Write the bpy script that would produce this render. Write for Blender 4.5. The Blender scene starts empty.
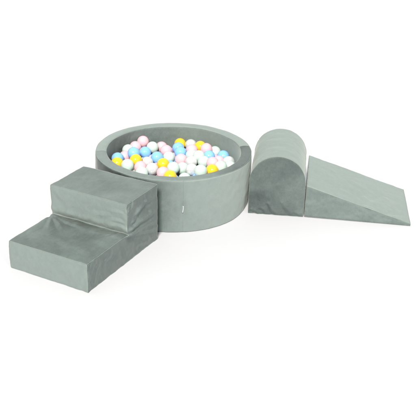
import bpy, bmesh, math, random
import numpy as np
from mathutils import Vector, Matrix, noise

# ------------------------------------------------------------------ camera, world, lamps
S = bpy.context.scene
C = S.collection
PITCH, YAW, ROLL = math.radians(25.75), math.radians(1.45), math.radians(1.68)
cam = bpy.data.cameras.new('camera')
camo = bpy.data.objects.new('camera', cam)
C.objects.link(camo)
fw = Vector((math.sin(YAW)*math.cos(PITCH), math.cos(YAW)*math.cos(PITCH), -math.sin(PITCH)))
rt = Vector((math.cos(YAW), -math.sin(YAW), 0))
up = rt.cross(fw)
r2 = rt*math.cos(ROLL) + up*math.sin(ROLL)
u2 = up*math.cos(ROLL) - rt*math.sin(ROLL)
m = Matrix((r2, u2, -fw)).transposed().to_4x4()
m.translation = Vector((0.0966, -4.3378, 2.029))
camo.matrix_world = m
cam.sensor_width = 36
cam.lens = 805.8/416*36
cam.clip_end = 200
S.camera = camo

world = bpy.data.worlds.new('World')
S.world = world
world.use_nodes = True
bg = world.node_tree.nodes['Background']
bg.inputs['Color'].default_value = (0.95, 1, 0.99, 1)
# white surround, brighter towards the back: gradient added to deepen floor shading in front
_n, _l = world.node_tree.nodes, world.node_tree.links
_tc = _n.new('ShaderNodeTexCoord'); _sx = _n.new('ShaderNodeSeparateXYZ'); _ma = _n.new('ShaderNodeMath'); _ma.operation = 'MULTIPLY_ADD'
_l.new(_tc.outputs['Generated'], _sx.inputs[0]); _l.new(_sx.outputs['Y'], _ma.inputs[0])
_ma.inputs[1].default_value = 0.52; _ma.inputs[2].default_value = 0.68
_l.new(_ma.outputs[0], bg.inputs['Strength'])

def softbox(name, loc, target, size, power, color=(1, 1, 1)):
    l = bpy.data.lights.new(name, 'AREA')
    l.shape = 'RECTANGLE'
    l.size, l.size_y = size
    l.energy = power
    l.color = color
    o = bpy.data.objects.new(name, l)
    C.objects.link(o)
    o.location = loc
    o.rotation_euler = (Vector(target)-Vector(loc)).to_track_quat('-Z', 'Y').to_euler()
    return o
softbox('key_softbox', (-28, -176, 160), (0, 0, 0.2), (54, 54), 1150000, (1, 0.935, 0.86))
softbox('fill_softbox', (81.0, -126.0, 93), (0.2, 0, 0.2), (27.0, 27.0), 40500, (1, 0.99, 0.97))

S.view_settings.view_transform = 'Standard'
S.view_settings.look = 'None'
S.view_settings.exposure = 0
S.view_settings.gamma = 1

# ------------------------------------------------------------------ materials
def mat(name):
    mt = bpy.data.materials.new(name)
    mt.use_nodes = True
    nt = mt.node_tree
    return mt, nt, nt.nodes['Principled BSDF']

def velvet(name, seed, base=(0.199, 0.249, 0.240), amount=1.0):
    """short pile velvet: the pile leans along the 'nap' attribute, unevenly brushed"""
    mt, nt, p = mat(name)
    N, L = nt.nodes, nt.links
    def node(t, **kw):
        n = N.new(t)
        for k, v in kw.items(): setattr(n, k, v)
        return n
    co = node('ShaderNodeTexCoord')
    mp = node('ShaderNodeMapping'); mp.inputs['Location'].default_value = (seed*3.1, seed*1.7, seed*5.3)
    L.new(co.outputs['Object'], mp.inputs['Vector'])
    def nz(scale, detail, rough=0.55, dist=0.0):
        n = node('ShaderNodeTexNoise')
        n.inputs['Scale'].default_value = scale; n.inputs['Detail'].default_value = detail
        n.inputs['Roughness'].default_value = rough; n.inputs['Distortion'].default_value = dist
        L.new(mp.outputs[0], n.inputs['Vector'])
        return n
    at = node('ShaderNodeAttribute', attribute_name='nap')
    vt = node('ShaderNodeVectorTransform', vector_type='VECTOR', convert_from='OBJECT', convert_to='WORLD')
    L.new(at.outputs['Vector'], vt.inputs[0])
    big = nz(5.0, 1.5, 0.5, 0.5)
    mr = node('ShaderNodeMapRange')
    mr.inputs['From Min'].default_value = 0.3; mr.inputs['From Max'].default_value = 0.7
    mr.inputs['To Min'].default_value = 0.70; mr.inputs['To Max'].default_value = 1.26
    L.new(big.outputs['Fac'], mr.inputs['Value'])
    sc = node('ShaderNodeVectorMath', operation='SCALE')
    L.new(vt.outputs[0], sc.inputs[0]); L.new(mr.outputs[0], sc.inputs['Scale'])
    # uneven brushing
    med = nz(16, 5, 0.62, 1.0)
    sub = node('ShaderNodeVectorMath', operation='SUBTRACT'); sub.inputs[1].default_value = (.5, .5, .5)
    L.new(med.outputs['Color'], sub.inputs[0])
    s2 = node('ShaderNodeVectorMath', operation='SCALE'); s2.inputs['Scale'].default_value = 0.17*amount
    L.new(sub.outputs[0], s2.inputs[0])
    fine = nz(210, 4, 0.7)
    sub3 = node('ShaderNodeVectorMath', operation='SUBTRACT'); sub3.inputs[1].default_value = (.5, .5, .5)
    L.new(fine.outputs['Color'], sub3.inputs[0])
    s3 = node('ShaderNodeVectorMath', operation='SCALE'); s3.inputs['Scale'].default_value = 0.34
    L.new(sub3.outputs[0], s3.inputs[0])
    # brush strokes left in the pile
    mp2 = node('ShaderNodeMapping'); mp2.inputs['Scale'].default_value = (1.0, 0.28, 0.6); mp2.inputs['Rotation'].default_value = (0.4, 0.3, 0.7)
    L.new(mp.outputs[0], mp2.inputs['Vector'])
    st = node('ShaderNodeTexNoise'); st.inputs['Scale'].default_value = 60; st.inputs['Detail'].default_value = 4; st.inputs['Distortion'].default_value = 0.8
    L.new(mp2.outputs[0], st.inputs['Vector'])
    sub4 = node('ShaderNodeVectorMath', operation='SUBTRACT'); sub4.inputs[1].default_value = (.5, .5, .5)
    L.new(st.outputs['Color'], sub4.inputs[0])
    s4 = node('ShaderNodeVectorMath', operation='SCALE'); s4.inputs['Scale'].default_value = 0.22*amount
    L.new(sub4.outputs[0], s4.inputs[0])
    a0 = node('ShaderNodeVectorMath', operation='ADD'); L.new(s2.outputs[0], a0.inputs[0]); L.new(s4.outputs[0], a0.inputs[1]); s2 = a0
    a1 = node('ShaderNodeVectorMath', operation='ADD'); L.new(sc.outputs[0], a1.inputs[0]); L.new(s2.outputs[0], a1.inputs[1])
    a2 = node('ShaderNodeVectorMath', operation='ADD'); L.new(a1.outputs[0], a2.inputs[0]); L.new(s3.outputs[0], a2.inputs[1])
    ge = node('ShaderNodeNewGeometry')
    a3 = node('ShaderNodeVectorMath', operation='ADD'); L.new(a2.outputs[0], a3.inputs[0]); L.new(ge.outputs['Normal'], a3.inputs[1])
    nn = node('ShaderNodeVectorMath', operation='NORMALIZE'); L.new(a3.outputs[0], nn.inputs[0])
    L.new(nn.outputs[0], p.inputs['Normal'])
    # slight dye variation
    cr = node('ShaderNodeMix', data_type='RGBA')
    cr.inputs['A'].default_value = (*[c*0.93 for c in base], 1); cr.inputs['B'].default_value = (*[c*1.07 for c in base], 1)
    L.new(nz(40, 4).outputs['Fac'], cr.inputs['Factor'])
    L.new(cr.outputs['Result'], p.inputs['Base Color'])
    p.inputs['Roughness'].default_value = 0.55
    p.inputs['Specular IOR Level'].default_value = 0.38
    # pale fuzz of the pile tips, standing on the un-leaned surface
    sh = node('ShaderNodeBsdfSheen'); sh.inputs['Color'].default_value = (0.95, 0.94, 0.86, 1); sh.inputs['Roughness'].default_value = 0.45
    mx = node('ShaderNodeMixShader'); mx.inputs['Fac'].default_value = 0.17
    L.new(p.outputs[0], mx.inputs[1]); L.new(sh.outputs[0], mx.inputs[2])
    L.new(mx.outputs[0], N['Material Output'].inputs['Surface'])
    return mt

def plain(name, col, rough=0.6, spec=0.5):
    mt, nt, p = mat(name)
    n = nt.nodes.new('ShaderNodeTexNoise'); n.inputs['Scale'].default_value = 30
    mx = nt.nodes.new('ShaderNodeMix'); mx.data_type = 'RGBA'
    mx.inputs['A'].default_value = (*[c*.97 for c in col], 1); mx.inputs['B'].default_value = (*[min(1, c*1.03) for c in col], 1)
    nt.links.new(n.outputs['Fac'], mx.inputs['Factor']); nt.links.new(mx.outputs['Result'], p.inputs['Base Color'])
    p.inputs['Roughness'].default_value = rough
    p.inputs['Specular IOR Level'].default_value = spec
    return mt

def ball_mat(name, col, rough=0.17, sss=0.0, metallic=0.0, coat=0.0, trans=0.0):
    mt, nt, p = mat(name)
    L = nt.links
    co = nt.nodes.new('ShaderNodeTexCoord')
    n = nt.nodes.new('ShaderNodeTexNoise'); n.inputs['Scale'].default_value = 26; n.inputs['Detail'].default_value = 2
    L.new(co.outputs['Object'], n.inputs['Vector'])
    mx = nt.nodes.new('ShaderNodeMix'); mx.data_type = 'RGBA'
    mx.inputs['A'].default_value = (*[c*.95 for c in col], 1); mx.inputs['B'].default_value = (*[min(1, c*1.04) for c in col], 1)
    L.new(n.outputs['Fac'], mx.inputs['Factor']); L.new(mx.outputs['Result'], p.inputs['Base Color'])
    b = nt.nodes.new('ShaderNodeBump'); b.inputs['Strength'].default_value = 0.12; b.inputs['Distance'].default_value = 0.004
    n2 = nt.nodes.new('ShaderNodeTexNoise'); n2.inputs['Scale'].default_value = 45; n2.inputs['Detail'].default_value = 1
    L.new(co.outputs['Object'], n2.inputs['Vector'])
    L.new(n2.outputs['Fac'], b.inputs['Height']); L.new(b.outputs[0], p.inputs['Normal'])
    p.inputs['Roughness'].default_value = rough
    p.inputs['Metallic'].default_value = metallic
    p.inputs['Coat Weight'].default_value = coat
    p.inputs['Coat Roughness'].default_value = 0.1
    p.inputs['Transmission Weight'].default_value = trans
    if sss:
        p.inputs['Subsurface Weight'].default_value = sss
        p.inputs['Subsurface Radius'].default_value = (.012, .010, .009)
        p.inputs['Subsurface Scale'].default_value = 0.4
    return mt

# ------------------------------------------------------------------ helpers
def thing(name, label, cat, loc=(0, 0, 0), rotz=0.0):
    o = bpy.data.objects.new(name, None)
    o.empty_display_size = 0.1
    C.objects.link(o)
    o.location = loc
    o.rotation_euler = (0, 0, rotz)
    o['label'] = label
    o['category'] = cat
    return o

def link_mesh(name, me, material, parent=None):
    o = bpy.data.objects.new(name, me)
    C.objects.link(o)
    if material: me.materials.append(material)
    o.parent = parent
    return o

def vnormals(V, F):
    n = np.zeros_like(V)
    a, b, c, d = (V[F[:, i]] for i in range(4))
    fn = np.cross(c-a, d-b)
    for i in range(4): np.add.at(n, F[:, i], fn)
    return n/np.maximum(np.linalg.norm(n, axis=1), 1e-12)[:, None]

def tube_mesh(chains, rad, k=6):
    V, F = [], []
    for pts, closed in chains:
        P = [Vector(p) for p in pts]
        n = len(P)
        if n < 2: continue
        base = len(V)
        ref = None
        for i in range(n):
            a = P[i-1] if (i > 0 or closed) else P[i]
            b = P[(i+1) % n] if (i < n-1 or closed) else P[i]
            t = (b-a).normalized()
            if ref is None: ref = t.orthogonal().normalized()
            ref = (ref - t*ref.dot(t)).normalized()
            bi = t.cross(ref)
            for j in range(k):
                w = 2*math.pi*j/k
                V.append(P[i] + (ref*math.cos(w)+bi*math.sin(w))*rad)
        for i in range(n if closed else n-1):
            i2 = (i+1) % n
            for j in range(k):
                F.append((base+i*k+j, base+i*k+(j+1) % k, base+i2*k+(j+1) % k, base+i2*k+j))
    me = bpy.data.meshes.new('tube')
    me.from_pydata([tuple(v) for v in V], [], F)
    me.shade_smooth()
    return me

def shell(parent, material, patches, disp, smooth=3, piping=True, seam_mat=None, seam_rad=0.0013, skip=()):
    """patches: (part name, panel key, f(u,v)->xyz, nu, nv, nap). Welded, softened, wrinkled, then cut into its sewn panels."""
    key, V, F, pid = {}, [], [], []
    for k, (nm, pk, f, nu, nv, nap) in enumerate(patches):
        idx = np.empty((nu+1, nv+1), int)
        for i in range(nu+1):
            for j in range(nv+1):
                q = f(i/nu, j/nv)
                kk = tuple(int(round(x*20000)) for x in q)
                if kk not in key:
                    key[kk] = len(V); V.append(q)
                idx[i, j] = key[kk]
        for i in range(nu):
            for j in range(nv):
                q = (idx[i, j], idx[i+1, j], idx[i+1, j+1], idx[i, j+1])
                if len(set(q)) == 4:
                    F.append(q); pid.append(k)
    V = np.array(V, float); F = np.array(F); pid = np.array(pid)
    nb = np.concatenate([np.stack([F[:, i], F[:, (i+1) % 4]], 1) for i in range(4)])
    nb = np.unique(np.sort(nb, 1), axis=0)
    deg = np.bincount(nb.ravel(), minlength=len(V)).astype(float)
    V0 = V.copy()
    for _ in range(smooth):
        acc = np.zeros_like(V)
        np.add.at(acc, nb[:, 0], V[nb[:, 1]]); np.add.at(acc, nb[:, 1], V[nb[:, 0]])
        V = 0.5*V + 0.5*acc/deg[:, None]
    n = vnormals(V, F)
    cen = V.mean(0)
    V = V + disp(V, n)
    V[:, 2] = np.maximum(V[:, 2], 0.0015)
    n = vnormals(V, F)
    # panels
    groups = {}
    for k, pt in enumerate(patches): groups.setdefault((pt[0], pt[1]), []).append(k)
    panel_of = np.empty(len(patches), int)
    parts = {}
    for g, ((nm, pk), ks) in enumerate(groups.items()):
        for k in ks: panel_of[k] = g
        fs = np.where(np.isin(pid, ks))[0]
        used = np.unique(F[fs])
        re = -np.ones(len(V), int); re[used] = np.arange(len(used))
        me = bpy.data.meshes.new(nm)
        me.from_pydata(V[used].tolist(), [], re[F[fs]].tolist())
        nap = patches[ks[0]][5]
        a = me.attributes.new('nap', 'FLOAT_VECTOR', 'POINT')
        nv_ = np.array([nap(*V0[i]) if callable(nap) else nap for i in used], float)
        a.data.foreach_set('vector', nv_.astype(np.float32).ravel())
        me.shade_smooth()
        me.normals_split_custom_set_from_vertices(n[used].tolist())
        parts[(nm, pk)] = link_mesh(nm, me, material, parent)
    # piping along the sewn edges
    if piping:
        em = {}
        for fi, f in enumerate(F):
            for i in range(4):
                e = tuple(sorted((f[i], f[(i+1) % 4])))
                em.setdefault(e, set()).add(int(panel_of[pid[fi]]))
        names = list(groups)
        adj = {}
        for e, s in em.items():
            if len(s) > 1 and not any(names[g][0] in skip for g in s):
                adj.setdefault(e[0], []).append(e[1]); adj.setdefault(e[1], []).append(e[0])
        chains, seen = [], set()
        def walk(a, b):
            ch = [a, b]; seen.add(tuple(sorted((a, b))))
            while len(adj[ch[-1]]) == 2:
                nx = [x for x in adj[ch[-1]] if x != ch[-2]]
                if not nx or tuple(sorted((ch[-1], nx[0]))) in seen: break
                seen.add(tuple(sorted((ch[-1], nx[0])))); ch.append(nx[0])
            return ch
        for a in sorted(adj, key=lambda q: len(adj[q]) == 2):
            for b in adj[a]:
                if tuple(sorted((a, b))) not in seen: chains.append(walk(a, b))
        off = n*0.0006
        cs = []
        for ch in chains:
            cl = ch[0] == ch[-1]
            if cl: ch = ch[:-1]
            cs.append(([V[i]+off[i] for i in ch], cl))
        me = tube_mesh(cs, seam_rad)
        a = me.attributes.new('nap', 'FLOAT_VECTOR', 'POINT')
        link_mesh('piping', me, seam_mat or material, parent)
    return parts

def fbm(p, s, seed=0.0, o=3):
    v = Vector((p[0]*s+seed, p[1]*s+seed*1.7, p[2]*s-seed))
    return noise.fractal(v, 1.0, 2.0, o)

def folds(a, b, lst):
    """height of sewn-cloth folds: each (a0, b0, a1, b1, height, half width) is a soft ridge with a valley beside it"""
    h = 0.0
    for (a0, b0, a1, b1, amp, wd) in lst:
        da, db = a1-a0, b1-b0
        L = math.hypot(da, db)
        t = ((a-a0)*da+(b-b0)*db)/L/L
        if t < -.3 or t > 1.3: continue
        d = ((a-a0)*db-(b-b0)*da)/L
        d += 0.004*math.sin(t*5+a0*90)
        if abs(d) > 5*wd: continue
        env = math.exp(-max(0, t-.75)**2/.05-max(0, .12-t)**2/.012)*(1-.35*t)
        w2 = wd*(1+.7*max(0, t))
        h += 1.35*amp*env*(math.exp(-abs(d/w2)**1.3)-.8*math.exp(-abs((d-1.5*w2)/(.75*w2))**1.5))
    return h

def quad(a, b, c, d):
    a, b, c, d = (np.array(q, float) for q in (a, b, c, d))
    return lambda u, v: tuple((a*(1-u)+b*u)*(1-v) + (d*(1-u)+c*u)*v)

def cnt(l, sp): return max(1, int(round(l/sp)))

# ------------------------------------------------------------------ floor
def build_floor():
    bm = bmesh.new()
    bmesh.ops.create_grid(bm, x_segments=40, y_segments=40, size=20)
    me = bpy.data.meshes.new('studio_floor')
    bm.to_mesh(me); bm.free()
    o = link_mesh('studio_floor', me, plain('white_studio_floor', (0.518, 0.530, 0.562), 0.8, 0.1))
    o['kind'] = 'structure'
build_floor()

seam_mat = velvet('piping_velvet', 9.0, (0.215, 0.262, 0.238), 0.3)

# ------------------------------------------------------------------ two-step block
def build_steps():
    w, d1, d2, h1, h2 = 0.4667, 0.3414, 0.29, 0.153, 0.3206
    t = thing('foam_steps', 'grey-green velvet foam block of two stairs standing left of the ball pit', 'foam steps',
              (-0.6205, -0.5555, 0), math.radians(-28.76))
    sp = 0.0036
    W, D1, D2, H1, H2 = cnt(w, sp), cnt(d1, sp), cnt(d2, sp), cnt(h1, sp), cnt(h2-h1, sp)
    P = []
    away = (0.05, 0.55, 0)
    P.append(('tread', 'top', quad((0, 0, h2), (w, 0, h2), (w, d2, h2), (0, d2, h2)), W, D2, away))
    P.append(('riser', 'top', quad((0, 0, h1), (w, 0, h1), (w, 0, h2), (0, 0, h2)), W, H2, (-.28, 0, .24)))
    P.append(('tread', 'low', quad((0, -d1, h1), (w, -d1, h1), (w, 0, h1), (0, 0, h1)), W, D1, away))
    P.append(('riser', 'low', quad((0, -d1, 0), (w, -d1, 0), (w, -d1, h1), (0, -d1, h1)), W, H1, (-.28, 0, .24)))
    rs = (0, 0.26, -0.22)
    for x, s, nm, key, nap in ((w, 1, 'side_panel', 'r', rs), (0, -1, 'side_panel', 'l', (0, 0, 0))):
        def q(y0, y1, z0, z1):
            return quad((x, y0, z0), (x, y1, z0), (x, y1, z1), (x, y0, z1)) if s > 0 else quad((x, y1, z0), (x, y0, z0), (x, y0, z1), (x, y1, z1))
        P.append((nm, key, q(-d1, 0, 0, h1), D1, H1, nap))
        P.append((nm, key, q(0, d2, 0, h1), D2, H1, nap))
        P.append((nm, key, q(0, d2, h1, h2), D2, H2, nap))
    for z0, z1, hh in ((0, h1, H1), (h1, h2, H2)):
        P.append(('back_panel', 'b', quad((w, d2, z0), (0, d2, z0), (0, d2, z1), (w, d2, z1)), W, hh, (0, 0, 0)))
    for y0, y1, dd in ((-d1, 0, D1), (0, d2, D2)):
        P.append(('base_panel', 'u', quad((0, y1, 0), (w, y1, 0), (w, y0, 0), (0, y0, 0)), W, dd, (0, 0, 0)))

    SIDE = [(.004, .172, .265, .189, .0090, .011), (.062, .240, .251, .278, .007, .011), (.029, .305, .010, .250, .003, .008),
            (.066, .312, .024, .260, .0032, .009), (-.007, .158, .284, .128, .0080, .012), (-.002, .151, .284, .081, .0080, .012),
            (-.003, .145, .214, .059, .005, .011), (-.326, .128, -.339, .012, .0035, .008), (-.300, .145, -.330, .030, .0032, .010),
            (-.250, .115, -.300, .020, .003, .012), (.030, .205, .125, .250, .005, .009), (-.196, .097, -.136, .123, .004, .012),
            (.16, .30, .24, .21, .004, .012), (.10, .06, .25, .03, .004, .014)]
    RISER = [(.453, .263, .350, .266, .0018, .008), (.452, .218, .345, .212, .0026, .009), (.455, .188, .36, .190, .0024, .008),
             (.385, .236, .235, .213, .0018, .012), (.02, .30, .10, .24, .002, .012)]
    TREAD = [(.003, -.004, .169, -.117, .0060, .011), (.004, -.008, .092, -.143, .0050, .011), (.027, -.011, .225, -.050, .005, .010),
             (.430, -.006, .385, -.118, .005, .010), (.46, -.004, .30, -.06, .004, .012), (.02, -.20, .13, -.25, .002, .02)]
    def tuck(x): return .010+.011*max(-.6, fbm((x, 0, 0), 14, 5)+.25)
    def disp(V, n):
        out = np.zeros_like(V)
        for i, (p, nn) in enumerate(zip(V, n)):
            x, y, z = p
            a = 0.0030*fbm(p, 7, 1.0) + 0.0012*fbm(p, 26, 4.0)
            nx, ny, nz = nn
            # right side: folds pulled out of the inner corner
            if nx > .5:
                a += folds(y, z, SIDE)
                # front lower corner: upright puckers
                q = y+d1
                a += 0.0030*math.exp(-q/.05)*math.sin(q*150+fbm(p, 14, 7)*2.5)*(1 if z < h1 else 0)
                a += 0.0030*fbm((x, y*1.0+z*0.7, z*.4), 22, 3.0)
            # treads and riser near the inner fold
            if nz > .5 and z < h1+.03:
                a += folds(x, y, TREAD)
                a += 0.004*math.exp(-((y+.045)/.02)**2)*(fbm((x, 0, 0), 11, 8)+.5)
                if y > -.1:
                    g = math.exp(-(y/.022)**2)*min(1, x/.05)
                    out[i] += (0, .013*g, -.006*g*(0.6+0.7*fbm((x, 0, 0), 9, 3)))
            elif ny < -.5 and y > -.1:
                zz = z-h1
                g = math.exp(-(zz/tuck(x))**2)*min(1, x/.05)
                out[i] += (0, .013*g, -.003*g)
                a += 0.0045*math.exp(-((zz-.03-.012*fbm((x, 0, 0), 10, 5))/.016)**2)*(.7+fbm((x, 0, 0), 12, 6))
                q = w-x
                a += folds(x, z, RISER)
            if ny < -.5 and y < -.1:
                q = w-x
                a += 0.0025*math.exp(-q/.05)*math.sin(q*120+z*50)
                a += 0.003*math.sin(z/h1*math.pi)
            if nz > .5 and z > h1+.05:
                a += 0.003*math.sin(x/w*math.pi)*math.sin(max(0, y)/d2*math.pi)
            out[i] += nn*a
        # hem of the cover is not ruler straight
        return out
    shell(t, velvet('sage_velvet_steps', 1.0), P, disp, 9, True, seam_mat)
build_steps()

# ------------------------------------------------------------------ ball pit ring
RO, TH, HT = 0.45, 0.063, 0.31
def build_pit():
    t = thing('ball_pit', 'round grey-green velvet ball pit with thick padded wall, filled with pastel balls', 'ball pit')
    vm = velvet('sage_velvet_pit', 2.0)
    RI = RO-TH
    er = 0.012
    def profile():
        pts = []
        nz = 30
        for k in range(nz+1): pts.append((RO, 0.004+(HT-er-0.004)*k/nz, 'o'))
        for k in range(1, 6):
            a = math.pi/2*k/6
            pts.append((RO-er+er*math.cos(a), HT-er+er*math.sin(a), 'o' if k < 3 else 't'))
        nt_ = 8
        for k in range(nt_+1):
            q = k/nt_
            pts.append((RO-er-(TH-2*er)*q, HT+0.002*math.sin(q*math.pi), 't'))
        for k in range(1, 6):
            a = math.pi/2*k/6
            pts.append((RI+er-er*math.sin(a), HT-er+er*math.cos(a), 't' if k < 4 else 'i'))
        for k in range(nz+1): pts.append((RI, HT-er-(HT-er-0.04)*k/nz, 'i'))
        return pts
    prof = profile()
    NT = 360
    grid = np.zeros((NT, len(prof), 3))
    tagdeg = 277.6
    for i in range(NT):
        th = 2*math.pi*i/NT
        deg = i*360/NT
        dseam = ((deg-tagdeg+180) % 360-180)
        for j, (r, z, k) in enumerate(prof):
            p = (r*math.cos(th), r*math.sin(th), z)
            d = 0.0028*fbm(p, 6, 3.0)+0.0009*fbm(p, 24, 5.0)
            dz = 0.0018*fbm(p, 8, 9.0)
            if k == 'o':
                d += 0.004*math.sin(min(1, z/HT)*math.pi)
                # the wall is pressed in a little towards its foot beside the rounded block
                d -= 0.014*math.exp(-(((deg-343+180) % 360-180)/33)**2)*(1-.8*z/HT)
                # seam groove and the pinch at the tag
                d -= 0.0035*math.exp(-(dseam/.45)**2)
                d -= 0.006*math.exp(-(dseam/2.2)**2-((z-.14)/.05)**2)
                d += 0.003*math.exp(-((abs(dseam)-3.2)/1.6)**2-((z-.14)/.06)**2)
            if k == 'i': d = -d
            rr = r+d
            grid[i, j] = (rr*math.cos(th), rr*math.sin(th), max(0.002, z+(dz if k == 't' else 0)))
    # panels: (part, key, deg range, column kind)
    J = {k: [j for j, q in enumerate(prof) if q[2] == k] for k in 'oti'}
    jr = {'o': (0, J['t'][0]), 't': (J['t'][0], J['i'][0]), 'i': (J['i'][0], len(prof)-1)}
    # normals on whole grid
    ni = np.roll(grid, -1, 0)-np.roll(grid, 1, 0)
    nj = np.gradient(grid, axis=1)
    nrm = np.cross(ni, nj)
    nrm /= np.linalg.norm(nrm, axis=2)[..., None]
    def tang(x, y, k):   # clockwise tangent times k
        r = math.hypot(x, y)
        return (y/r*k, -x/r*k)
    def nap_outer(x, y, z): 
        k = max(0, min(1, ((math.degrees(math.atan2(y, x)) % 360)-278)/45)) if y < 0 else 1
        a = tang(x, y, 0.32+.55*k); return (a[0], a[1], .04+.36*k)
    def nap_outer_dark(x, y, z):
        k = max(0, min(1, (math.degrees(math.atan2(y, x)) % 360-232)/46))
        a = tang(x, y, -0.15+.5*k); return (a[0], a[1], -0.85+.75*k)
    def nap_rim(x, y, z):
        k = max(0, min(1, (math.degrees(math.atan2(y, x)) % 360-285)/45)) if y < 0 else 1
        return (.1*k, .3+.4*k, 0)
    def nap_in(x, y, z):
        k = max(0, min(1, (x+.15)/.5)); k2 = 1-max(0, min(1, (x+.32)/.2))
        return (-.1-.3*k+.3*k2, .12*(1-k)-.35*k*k, -.20+.35*k*k)
    PAN = [('outer_wall', 'o', 278, 450, nap_outer), ('outer_wall', 'o', 90, 278, nap_outer_dark),
           ('rim', 't', 10, 187, (0, -.55, 0)), ('rim', 't', 187, 278, (0, .25, 0)), ('rim', 't', 278, 370, nap_rim),
           ('inner_wall', 'i', 0, 360, nap_in)]
    for nm, k, a0, a1, nap in PAN:
        j0, j1 = jr[k]
        ii = list(range(a0, a1+1))
        V, Nn, F, nv_ = [], [], [], []
        H = j1-j0+1
        for i in ii:
            for j in range(j0, j1+1):
                g = grid[i % NT, j]
                V.append(g.tolist()); Nn.append(nrm[i % NT, j].tolist())
                nv_.append(nap(*g) if callable(nap) else nap)
        for a in range(len(ii)-1):
            for b in range(H-1):
                F.append((a*H+b, (a+1)*H+b, (a+1)*H+b+1, a*H+b+1))
        me = bpy.data.meshes.new(nm)
        me.from_pydata(V, [], F)
        at = me.attributes.new('nap', 'FLOAT_VECTOR', 'POINT')
        at.data.foreach_set('vector', np.array(nv_, np.float32).ravel())
        me.shade_smooth()
        me.normals_split_custom_set_from_vertices(Nn)
        link_mesh(nm, me, vm, t)
    # piping: inner and outer rim seams, cross seams
    ch = []
    for j in (jr['t'][0], jr['t'][1]):
        ch.append(([grid[i, j]+nrm[i, j]*0.0002 for i in range(NT)], True))
    for a in (10, 187, 278):
        ch.append(([grid[a, j] for j in range(jr['t'][0], jr['t'][1]+1)], False))
    ch.append(([grid[278, j] for j in range(0, jr['t'][0]+1)], False))
    me = tube_mesh(ch, 0.0014)
    me.attributes.new('nap', 'FLOAT_VECTOR', 'POINT')
    link_mesh('piping', me, vm, t)
    # cushioned floor of the pit
    bm = bmesh.new()
    rings, segs = 10, 64
    rows = []
    for a in range(rings+1):
        rr = (RI+0.004)*a/rings
        row = []
        for b in range(segs if a else 1):
            th = 2*math.pi*b/segs
            row.append(bm.verts.new((rr*math.cos(th), rr*math.sin(th), 0.05-0.012*(a/rings)**4)))
        rows.append(row)
    for b in range(segs):
        bm.faces.new((rows[0][0], rows[1][b], rows[1][(b+1) % segs]))
        for a in range(1, rings):
            bm.faces.new((rows[a][b], rows[a+1][b], rows[a+1][(b+1) % segs], rows[a][(b+1) % segs]))
    me = bpy.data.meshes.new('floor_cushion'); bm.to_mesh(me); bm.free(); me.shade_smooth()
    me.attributes.new('nap', 'FLOAT_VECTOR', 'POINT')
    link_mesh('floor_cushion', me, vm, t)
    # folded white care tag sewn in the seam
    th = math.radians(tagdeg)
    bm = bmesh.new()
    ns, nh = 14, 8
    for s_ in range(1):
        loop = []
        for k in range(ns+1):
            q = k/ns*math.pi
            loop.append((0.0085*math.sin(q), 0.0026*math.cos(q)))
        vs = []
        for (dr, dt) in loop:
            col = []
            for h in range(nh+1):
                z = 0.120+0.040*h/nh
                lean = 0.0035*math.sin(h/nh*2.4)
                r = RO-0.006+dr
                x = r*math.cos(th)-(dt+lean)*math.sin(th); y = r*math.sin(th)+(dt+lean)*math.cos(th)
                col.append(bm.verts.new((x, y, z)))
            vs.append(col)
        for k in range(ns):
            for h in range(nh):
                bm.faces.new((vs[k][h], vs[k+1][h], vs[k+1][h+1], vs[k][h+1]))
    me = bpy.data.meshes.new('care_tag'); bm.to_mesh(me); bm.free(); me.shade_smooth()
    o = link_mesh('care_tag', me, plain('white_satin', (0.47, 0.49, 0.52), 0.4), t)
    so = o.modifiers.new('thick', 'SOLIDIFY'); so.thickness = 0.0006
build_pit()

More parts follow.
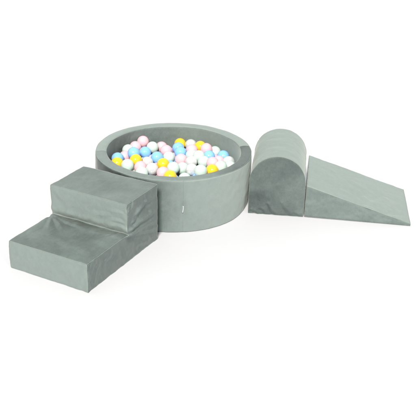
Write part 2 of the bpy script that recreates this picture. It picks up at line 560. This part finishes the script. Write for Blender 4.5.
# ------------------------------------------------------------------ arch roller block
def build_arch():
    w, l, h = 0.3125, 0.4554, 0.3604
    hw = w/2; zs = h-hw
    t = thing('foam_arch', 'grey-green velvet foam block with rounded tunnel-shaped top standing between ball pit and ramp', 'foam block',
              (0.5874, -0.2115, 0), math.radians(-7.35))
    sp = 0.0036
    NA, NZ, NL = 120, 90, cnt(l, sp)
    NW = NA
    def arc(th): return (-hw*math.cos(th), zs+hw*math.sin(th))
    P = []
    tow = (-.1, -.5, 0.15)
    P.append(('top_cover', 'c', lambda u, v: (-hw, l*(1-u), zs*v), NL, NZ, tow))
    P.append(('top_cover', 'c', lambda u, v: (arc(v*math.pi)[0], l*(1-u), arc(v*math.pi)[1]), NL, NA, tow))
    P.append(('top_cover', 'c', lambda u, v: (hw, l*(1-u), zs*(1-v)), NL, NZ, tow))
    def cap(y, flip):
        def f(u, v):
            uu = 1-u if flip else u
            x, z = arc(uu*math.pi)
            return (x, y, z*v)
        return f
    P.append(('front_panel', 'f', cap(0, False), NA, NZ, (.55, 0.1, -.60)))
    P.append(('back_panel', 'b', cap(l, True), NA, NZ, (0, 0, 0)))
    P.append(('base_panel', 'u', lambda u, v: (arc(u*math.pi)[0], l*(1-v), 0), NA, NL, (0, 0, 0)))
    HEM = [(-.050, .075, .010, .005, .0045, .009), (-.085, .045, -.052, .012, .003, .008), (-.145, .03, -.09, .002, .004, .008),
           (.030, .090, .095, .012, .003, .011), (.11, .035, .14, .008, .002, .008), (-.12, .16, -.05, .10, .002, .02), (.0, .20, .09, .12, .002, .02)]
    def disp(V, n):
        out = np.zeros_like(V)
        for i, (p, nn) in enumerate(zip(V, n)):
            x, y, z = p
            a = 0.0022*fbm(p, 7, 11.0)+0.0010*fbm(p, 26, 14.0)
            if nn[1] < -.5:
                # slack along the lower hem: slanted tucks
                a += folds(x, z, HEM)
                a += 0.004*math.sin((x+hw)/w*math.pi)*math.sin(min(1, z/h)*math.pi)
            if nn[2] > .3 and z > zs:
                # shallow dents where the cover was leaned on
                for (cx, cy, ra, am) in ((-.03, .30, .035, -.0045), (-.03, .17, .04, -.004), (.05, .1, .05, .003)):
                    a += am*math.exp(-((x-cx)**2*.6+(y-cy)**2*2.4)/ra**2)
            out[i] = nn*a
        return out
    shell(t, velvet('sage_velvet_arch', 3.0), P, disp, 8, True, seam_mat)
build_arch()

# ------------------------------------------------------------------ ramp wedge
def build_ramp():
    w, l, h, tip = 0.4743, 0.5955, 0.199, 0.0133
    t = thing('foam_ramp', 'grey-green velvet foam wedge sloping down to the right beside the rounded block', 'foam ramp',
              (0.749, -0.2315, 0), math.radians(-8.56))
    sp = 0.0036
    NL, NW, NH = cnt(l, sp), cnt(w, sp), 20
    P = []
    SLOPE = [(.325, .130, .395, .060, 0.0045, .020), (.475, .235, .390, .065, 0.0045, .019), (.426, .015, .528, .223, .005, .020),
             (.451, .050, .545, .130, .0045, .017), (.375, .030, .33, -.02, .0035, .018), (.185, .112, .265, .088, .003, .018),
             (.25, .30, .36, .24, .0025, .022), (.08, .36, .20, .33, .002, .022)]
    P.append(('slope', 's', quad((0, 0, h), (l, 0, tip), (l, w, tip), (0, w, h)), NL, NW, (-.1, -.5, 0.1)))
    P.append(('side_panel', 'f', quad((0, 0, 0), (l, 0, 0), (l, 0, tip), (0, 0, h)), NL, NH, (.1, .1, -.30)))
    P.append(('side_panel', 'b', quad((l, w, 0), (0, w, 0), (0, w, h), (l, w, tip)), NL, NH, (0, 0, 0)))
    P.append(('end_panel', 'h', quad((0, w, 0), (0, 0, 0), (0, 0, h), (0, w, h)), NW, NH, (0, 0, 0)))
    P.append(('toe_panel', 'e', quad((l, 0, 0), (l, w, 0), (l, w, tip), (l, 0, tip)), NW, NH, (0, 0, 0)))
    P.append(('base_panel', 'u', quad((0, w, 0), (l, w, 0), (l, 0, 0), (0, 0, 0)), NL, NW, (0, 0, 0)))
    def disp(V, n):
        out = np.zeros_like(V)
        for i, (p, nn) in enumerate(zip(V, n)):
            x, y, z = p
            k = min(1, z/.03)
            a = 0.0022*fbm(p, 7, 21.0)+0.0010*fbm(p, 24, 24.0)
            if nn[2] > .5:
                # creases across the lower half of the slope
                a += folds(x, y, SLOPE)
                a += 0.004*math.sin(x/l*math.pi)*math.sin(y/w*math.pi)
            elif nn[1] < -.5:
                a += 0.0025*fbm((x+z, y, z-x*.3), 15, 22.0)*k
            if nn[2] > -.5 : out[i] = nn*a*(.3+.7*k)
        return out
    shell(t, velvet('sage_velvet_ramp', 4.0), P, disp, 8, True, seam_mat)
build_ramp()

# ------------------------------------------------------------------ balls
BM = {
    'pink': ball_mat('pink_plastic', (0.66, 0.42, 0.47), sss=.15),
    'blue': ball_mat('blue_plastic', (0.20, 0.44, 0.80), sss=.1),
    'mint': ball_mat('mint_plastic', (0.46, 0.59, 0.535), sss=.15),
    'yellow': ball_mat('yellow_plastic', (0.76, 0.48, 0.025), sss=.1),
    'pearl': ball_mat('pearl_plastic', (0.60, 0.62, 0.635), rough=.17, metallic=.3, coat=1.0),
    'clear': ball_mat('clear_plastic', (0.85, 0.87, 0.86), rough=.1, metallic=.2, coat=.8, trans=.4),
}
def ball_mesh(kind):
    bm = bmesh.new()
    bmesh.ops.create_uvsphere(bm, u_segments=40, v_segments=24, radius=0.0367)
    for v in bm.verts:
        # moulded halves: a fine ridge round the middle, flattened gate marks at the poles
        lat = math.asin(max(-1, min(1, v.co.z/.0367)))
        v.co *= 1+0.006*math.exp(-(lat/.06)**2)-0.010*math.exp(-((abs(lat)-math.pi/2)/.16)**2)
    me = bpy.data.meshes.new('ball_'+kind)
    bm.to_mesh(me); bm.free(); me.shade_smooth()
    me.materials.append(BM[kind])
    return me
BMESH = {k: ball_mesh(k) for k in BM}
KIND = {'pink': 'pink', 'blue': 'light blue', 'mint': 'pale mint', 'yellow': 'yellow', 'pearl': 'pearly white', 'clear': 'clear silvery'}
VIS = [[-19.62, 28.94, 23.96], [-23.89, 23.11, 22.62], [-27.79, 16.86, 22.88], [-23.7, 6.08, 25.43], [-17.71, 17.35, 21.47], [-28.99, 9.66, 21.67], [-32.91, 3.43, 22.94], [-32.53, -4.04, 23.02], [-22.02, -1.03, 23.97], [-26.31, -8.15, 23.69], [-18.98, -7.68, 22.45], [-15.71, 1.95, 21.23], [-17.73, -15.56, 22.28], [-13.58, 23.64, 22.36], [-8.24, 28.57, 20.56], [-5.16, 20.83, 21.45], [-10.13, 8.63, 21.95], [-3.28, 11.51, 20.93], [-6.24, -0.24, 21.45], [-12.13, -10.6, 22.68], [-5.75, -14.45, 22.06], [-1.62, -20.67, 22.69], [-0.18, -7.91, 22.47], [4.04, 7.51, 21.31], [2.97, 34.81, 20.66], [2.01, 25.67, 21.39], [3.48, 18.32, 21.54], [9.69, 31.99, 21.25], [15.54, 27.54, 21.93], [10.36, 22.27, 21.6], [19.01, 20.84, 23.18], [10.19, 14.87, 21.17], [10.19, 3.25, 21.78], [14.57, 9.18, 23.03], [20.55, 13.42, 21.43], [17.53, 2.4, 22.26], [5.11, -3.08, 20.26], [10.39, -8.24, 21.61], [15.5, -17.78, 25.11], [24.48, 24.67, 19.79], [29.17, 15.08, 20.94], [32.03, 3.48, 22.03], [26.42, 8.13, 20.33], [22.41, -2.95, 23.86], [27.07, -8.75, 23.99], [21.91, -14.13, 24.0], [32.56, -4.0, 22.14]]
COL = '''pink pink mint blue blue pink blue yellow yellow mint pink pearl mint mint pink pink blue mint yellow pearl pink yellow mint pink
yellow blue blue clear yellow pink pink mint pearl mint blue mint mint pearl mint mint blue pearl pink pink mint yellow mint'''.split()
LAB = '''pink ball lying highest at the back left of the heap, above the big blue ball
pink ball half hidden behind the topmost pink ball at back left
pale mint ball against the dark inner wall at far left, behind a pink ball
light blue ball left of the big blue ball, mostly covered by a yellow ball
large light blue ball just below the topmost pink ball at the left
pink ball at the far left, between two blue balls and above a mint ball
leftmost light blue ball, squeezed against the inner wall above a yellow ball
leftmost yellow ball, half sunk behind the pit's left rim
yellow ball left of centre, right of a pink ball and below the large blue ball
pale mint ball at the left rim, between the leftmost yellow ball and a pink ball
pink ball at the front left, below the second yellow ball
pearly white ball right of the second yellow ball, under the large blue ball
pale mint ball nearly hidden by the front left rim, just below a pink ball
pale mint ball at the back, just right of the topmost pink ball
pink ball at the back, left one of a touching pink pair near the centre
pink ball at the back, right one of a touching pink pair above a mint ball
light blue ball right of the large blue ball and above the central yellow ball
pale mint ball between the back pink pair and the central yellow ball
yellow ball front centre left, fully visible between two mint balls and a blue ball
pearly white ball beside the front rim, left of and below the central yellow ball
pink ball at the front rim directly below the central yellow ball
yellow ball at the front rim, only its top showing, frontmost of all yellow balls
pale mint ball just right of and below the central yellow ball
pink ball in the middle of the heap directly below two stacked blue balls
yellow ball at the back against the inner wall, behind two blue balls
light blue ball at the back, upper one of two in front of a yellow ball
light blue ball in the middle, lower one of two, directly above a pink ball
clear silvery ball at the back wall between two yellow balls
yellow ball at the back wall right of the clear silvery ball
pink ball below the clear silvery ball, left of the back right yellow ball
pink ball at back right, overlapping the right edge of a yellow ball
pale mint ball right of the lower central blue ball, under a pink ball
pearly white ball in the middle, stacked above another pearly ball by the front rim
pale mint ball partly hidden between the back right yellow ball and a large mint ball
light blue ball right of centre below the back right pink ball
large pale mint ball right of centre, left of two small pink balls
pale mint ball at the front centre, left of the frontmost pearly ball
pearly white ball at the front rim in the middle, below another pearly ball
pale mint ball at the front rim, left of the front right yellow ball
darker shaded mint ball at the back right, between a pink ball and the inner wall
rightmost light blue ball, leaning near the right inner wall
rightmost pearly white ball with a bright highlight, close to the right rim
pink ball at the right, between the rightmost blue ball and a mint ball
pink ball at the right, just above the front right yellow ball
pale mint ball at the front right, between a pink ball and the right rim
yellow ball at the front right rim, rightmost of the yellow balls
pale mint ball at the far right, tucked under the rightmost pearly ball'''.split('\n')
GROUP = 'plastic balls in the ball pit'
def place(kind, p, label, seed, group=GROUP):
    rr = random.Random(seed)
    o = bpy.data.objects.new('plastic_ball', BMESH[kind])
    C.objects.link(o)
    o.location = [c*.01 for c in p]
    o.rotation_euler = (rr.random()*6.28, rr.random()*6.28, rr.random()*6.28)
    o['label'] = label; o['category'] = 'ball'; o['group'] = group
    return o
for i, (p, k, lb) in enumerate(zip(VIS, COL, LAB)):
    place(k, p, lb, i)
FILL = [[-33.5, -9.5, 18.0], [-31.0, -16.0, 18.0], [-27.0, -22.0, 18.0], [-25.0, -12.5, 18.0], [-24.0, -5.0, 18.0], [-22.0, -27.0, 18.0], [-18.5, -21.0, 18.0], [-18.5, 8.5, 18.0], [-16.0, -31.0, 18.0], [-15.5, 31.0, 18.0], [-12.5, -25.0, 18.0], [-12.5, -17.5, 18.0], [-12.5, 14.0, 18.0], [-9.5, -33.5, 18.0], [-8.0, -7.5, 18.0], [-6.0, -27.5, 18.0], [-3.0, 5.0, 18.0], [-2.5, -34.0, 18.0], [0.0, -15.5, 18.0], [1.0, -28.0, 18.0], [3.5, -21.5, 18.0], [4.5, -34.0, 18.0], [6.5, -13.0, 18.0], [8.0, -28.0, 18.0], [10.0, -19.0, 18.0], [14.0, -31.5, 18.0], [14.0, -13.0, 18.0], [14.5, -24.5, 18.0], [18.5, -18.5, 18.0], [20.5, -28.0, 18.0], [23.5, -11.0, 18.0], [24.5, -22.0, 18.0], [28.5, -16.0, 18.0], [32.0, -10.0, 18.0], [33.0, 9.0, 18.0], [15.5, 18.0, 18.0], [10.0, 9.0, 17.5], [24.0, 18.0, 17.4], [-6.0, -20.0, 17.4], [-1.5, -3.5, 17.3], [2.5, 13.0, 17.3], [-10.0, 3.5, 17.0], [7.5, 27.0, 17.0], [-16.0, -11.5, 17.0], [-2.5, 28.0, 16.7], [3.5, 2.5, 16.5], [-0.5, 21.0, 16.4]]
rr = random.Random(5)
for i, p in enumerate(FILL):
    k = rr.choice(['blue', 'pink', 'mint', 'pink', 'blue', 'mint', 'pearl'])
    if abs(p[0]-6.5) < .2 and abs(p[1]+13) < .2:
        place('mint', p, 'pale mint ball right of the frontmost yellow ball, only its top above the rim', 100+i)
    elif p[2] >= 17 and p[1] < -8:
        place(k, p, KIND[k]+' ball lying low in the pit close behind the front wall', 100+i, 'balls behind the front wall of the pit')
    else:
        place(k, p, KIND[k]+' ball buried under the top layer, at most a sliver showing in the gaps', 100+i, 'balls buried under the top layer')
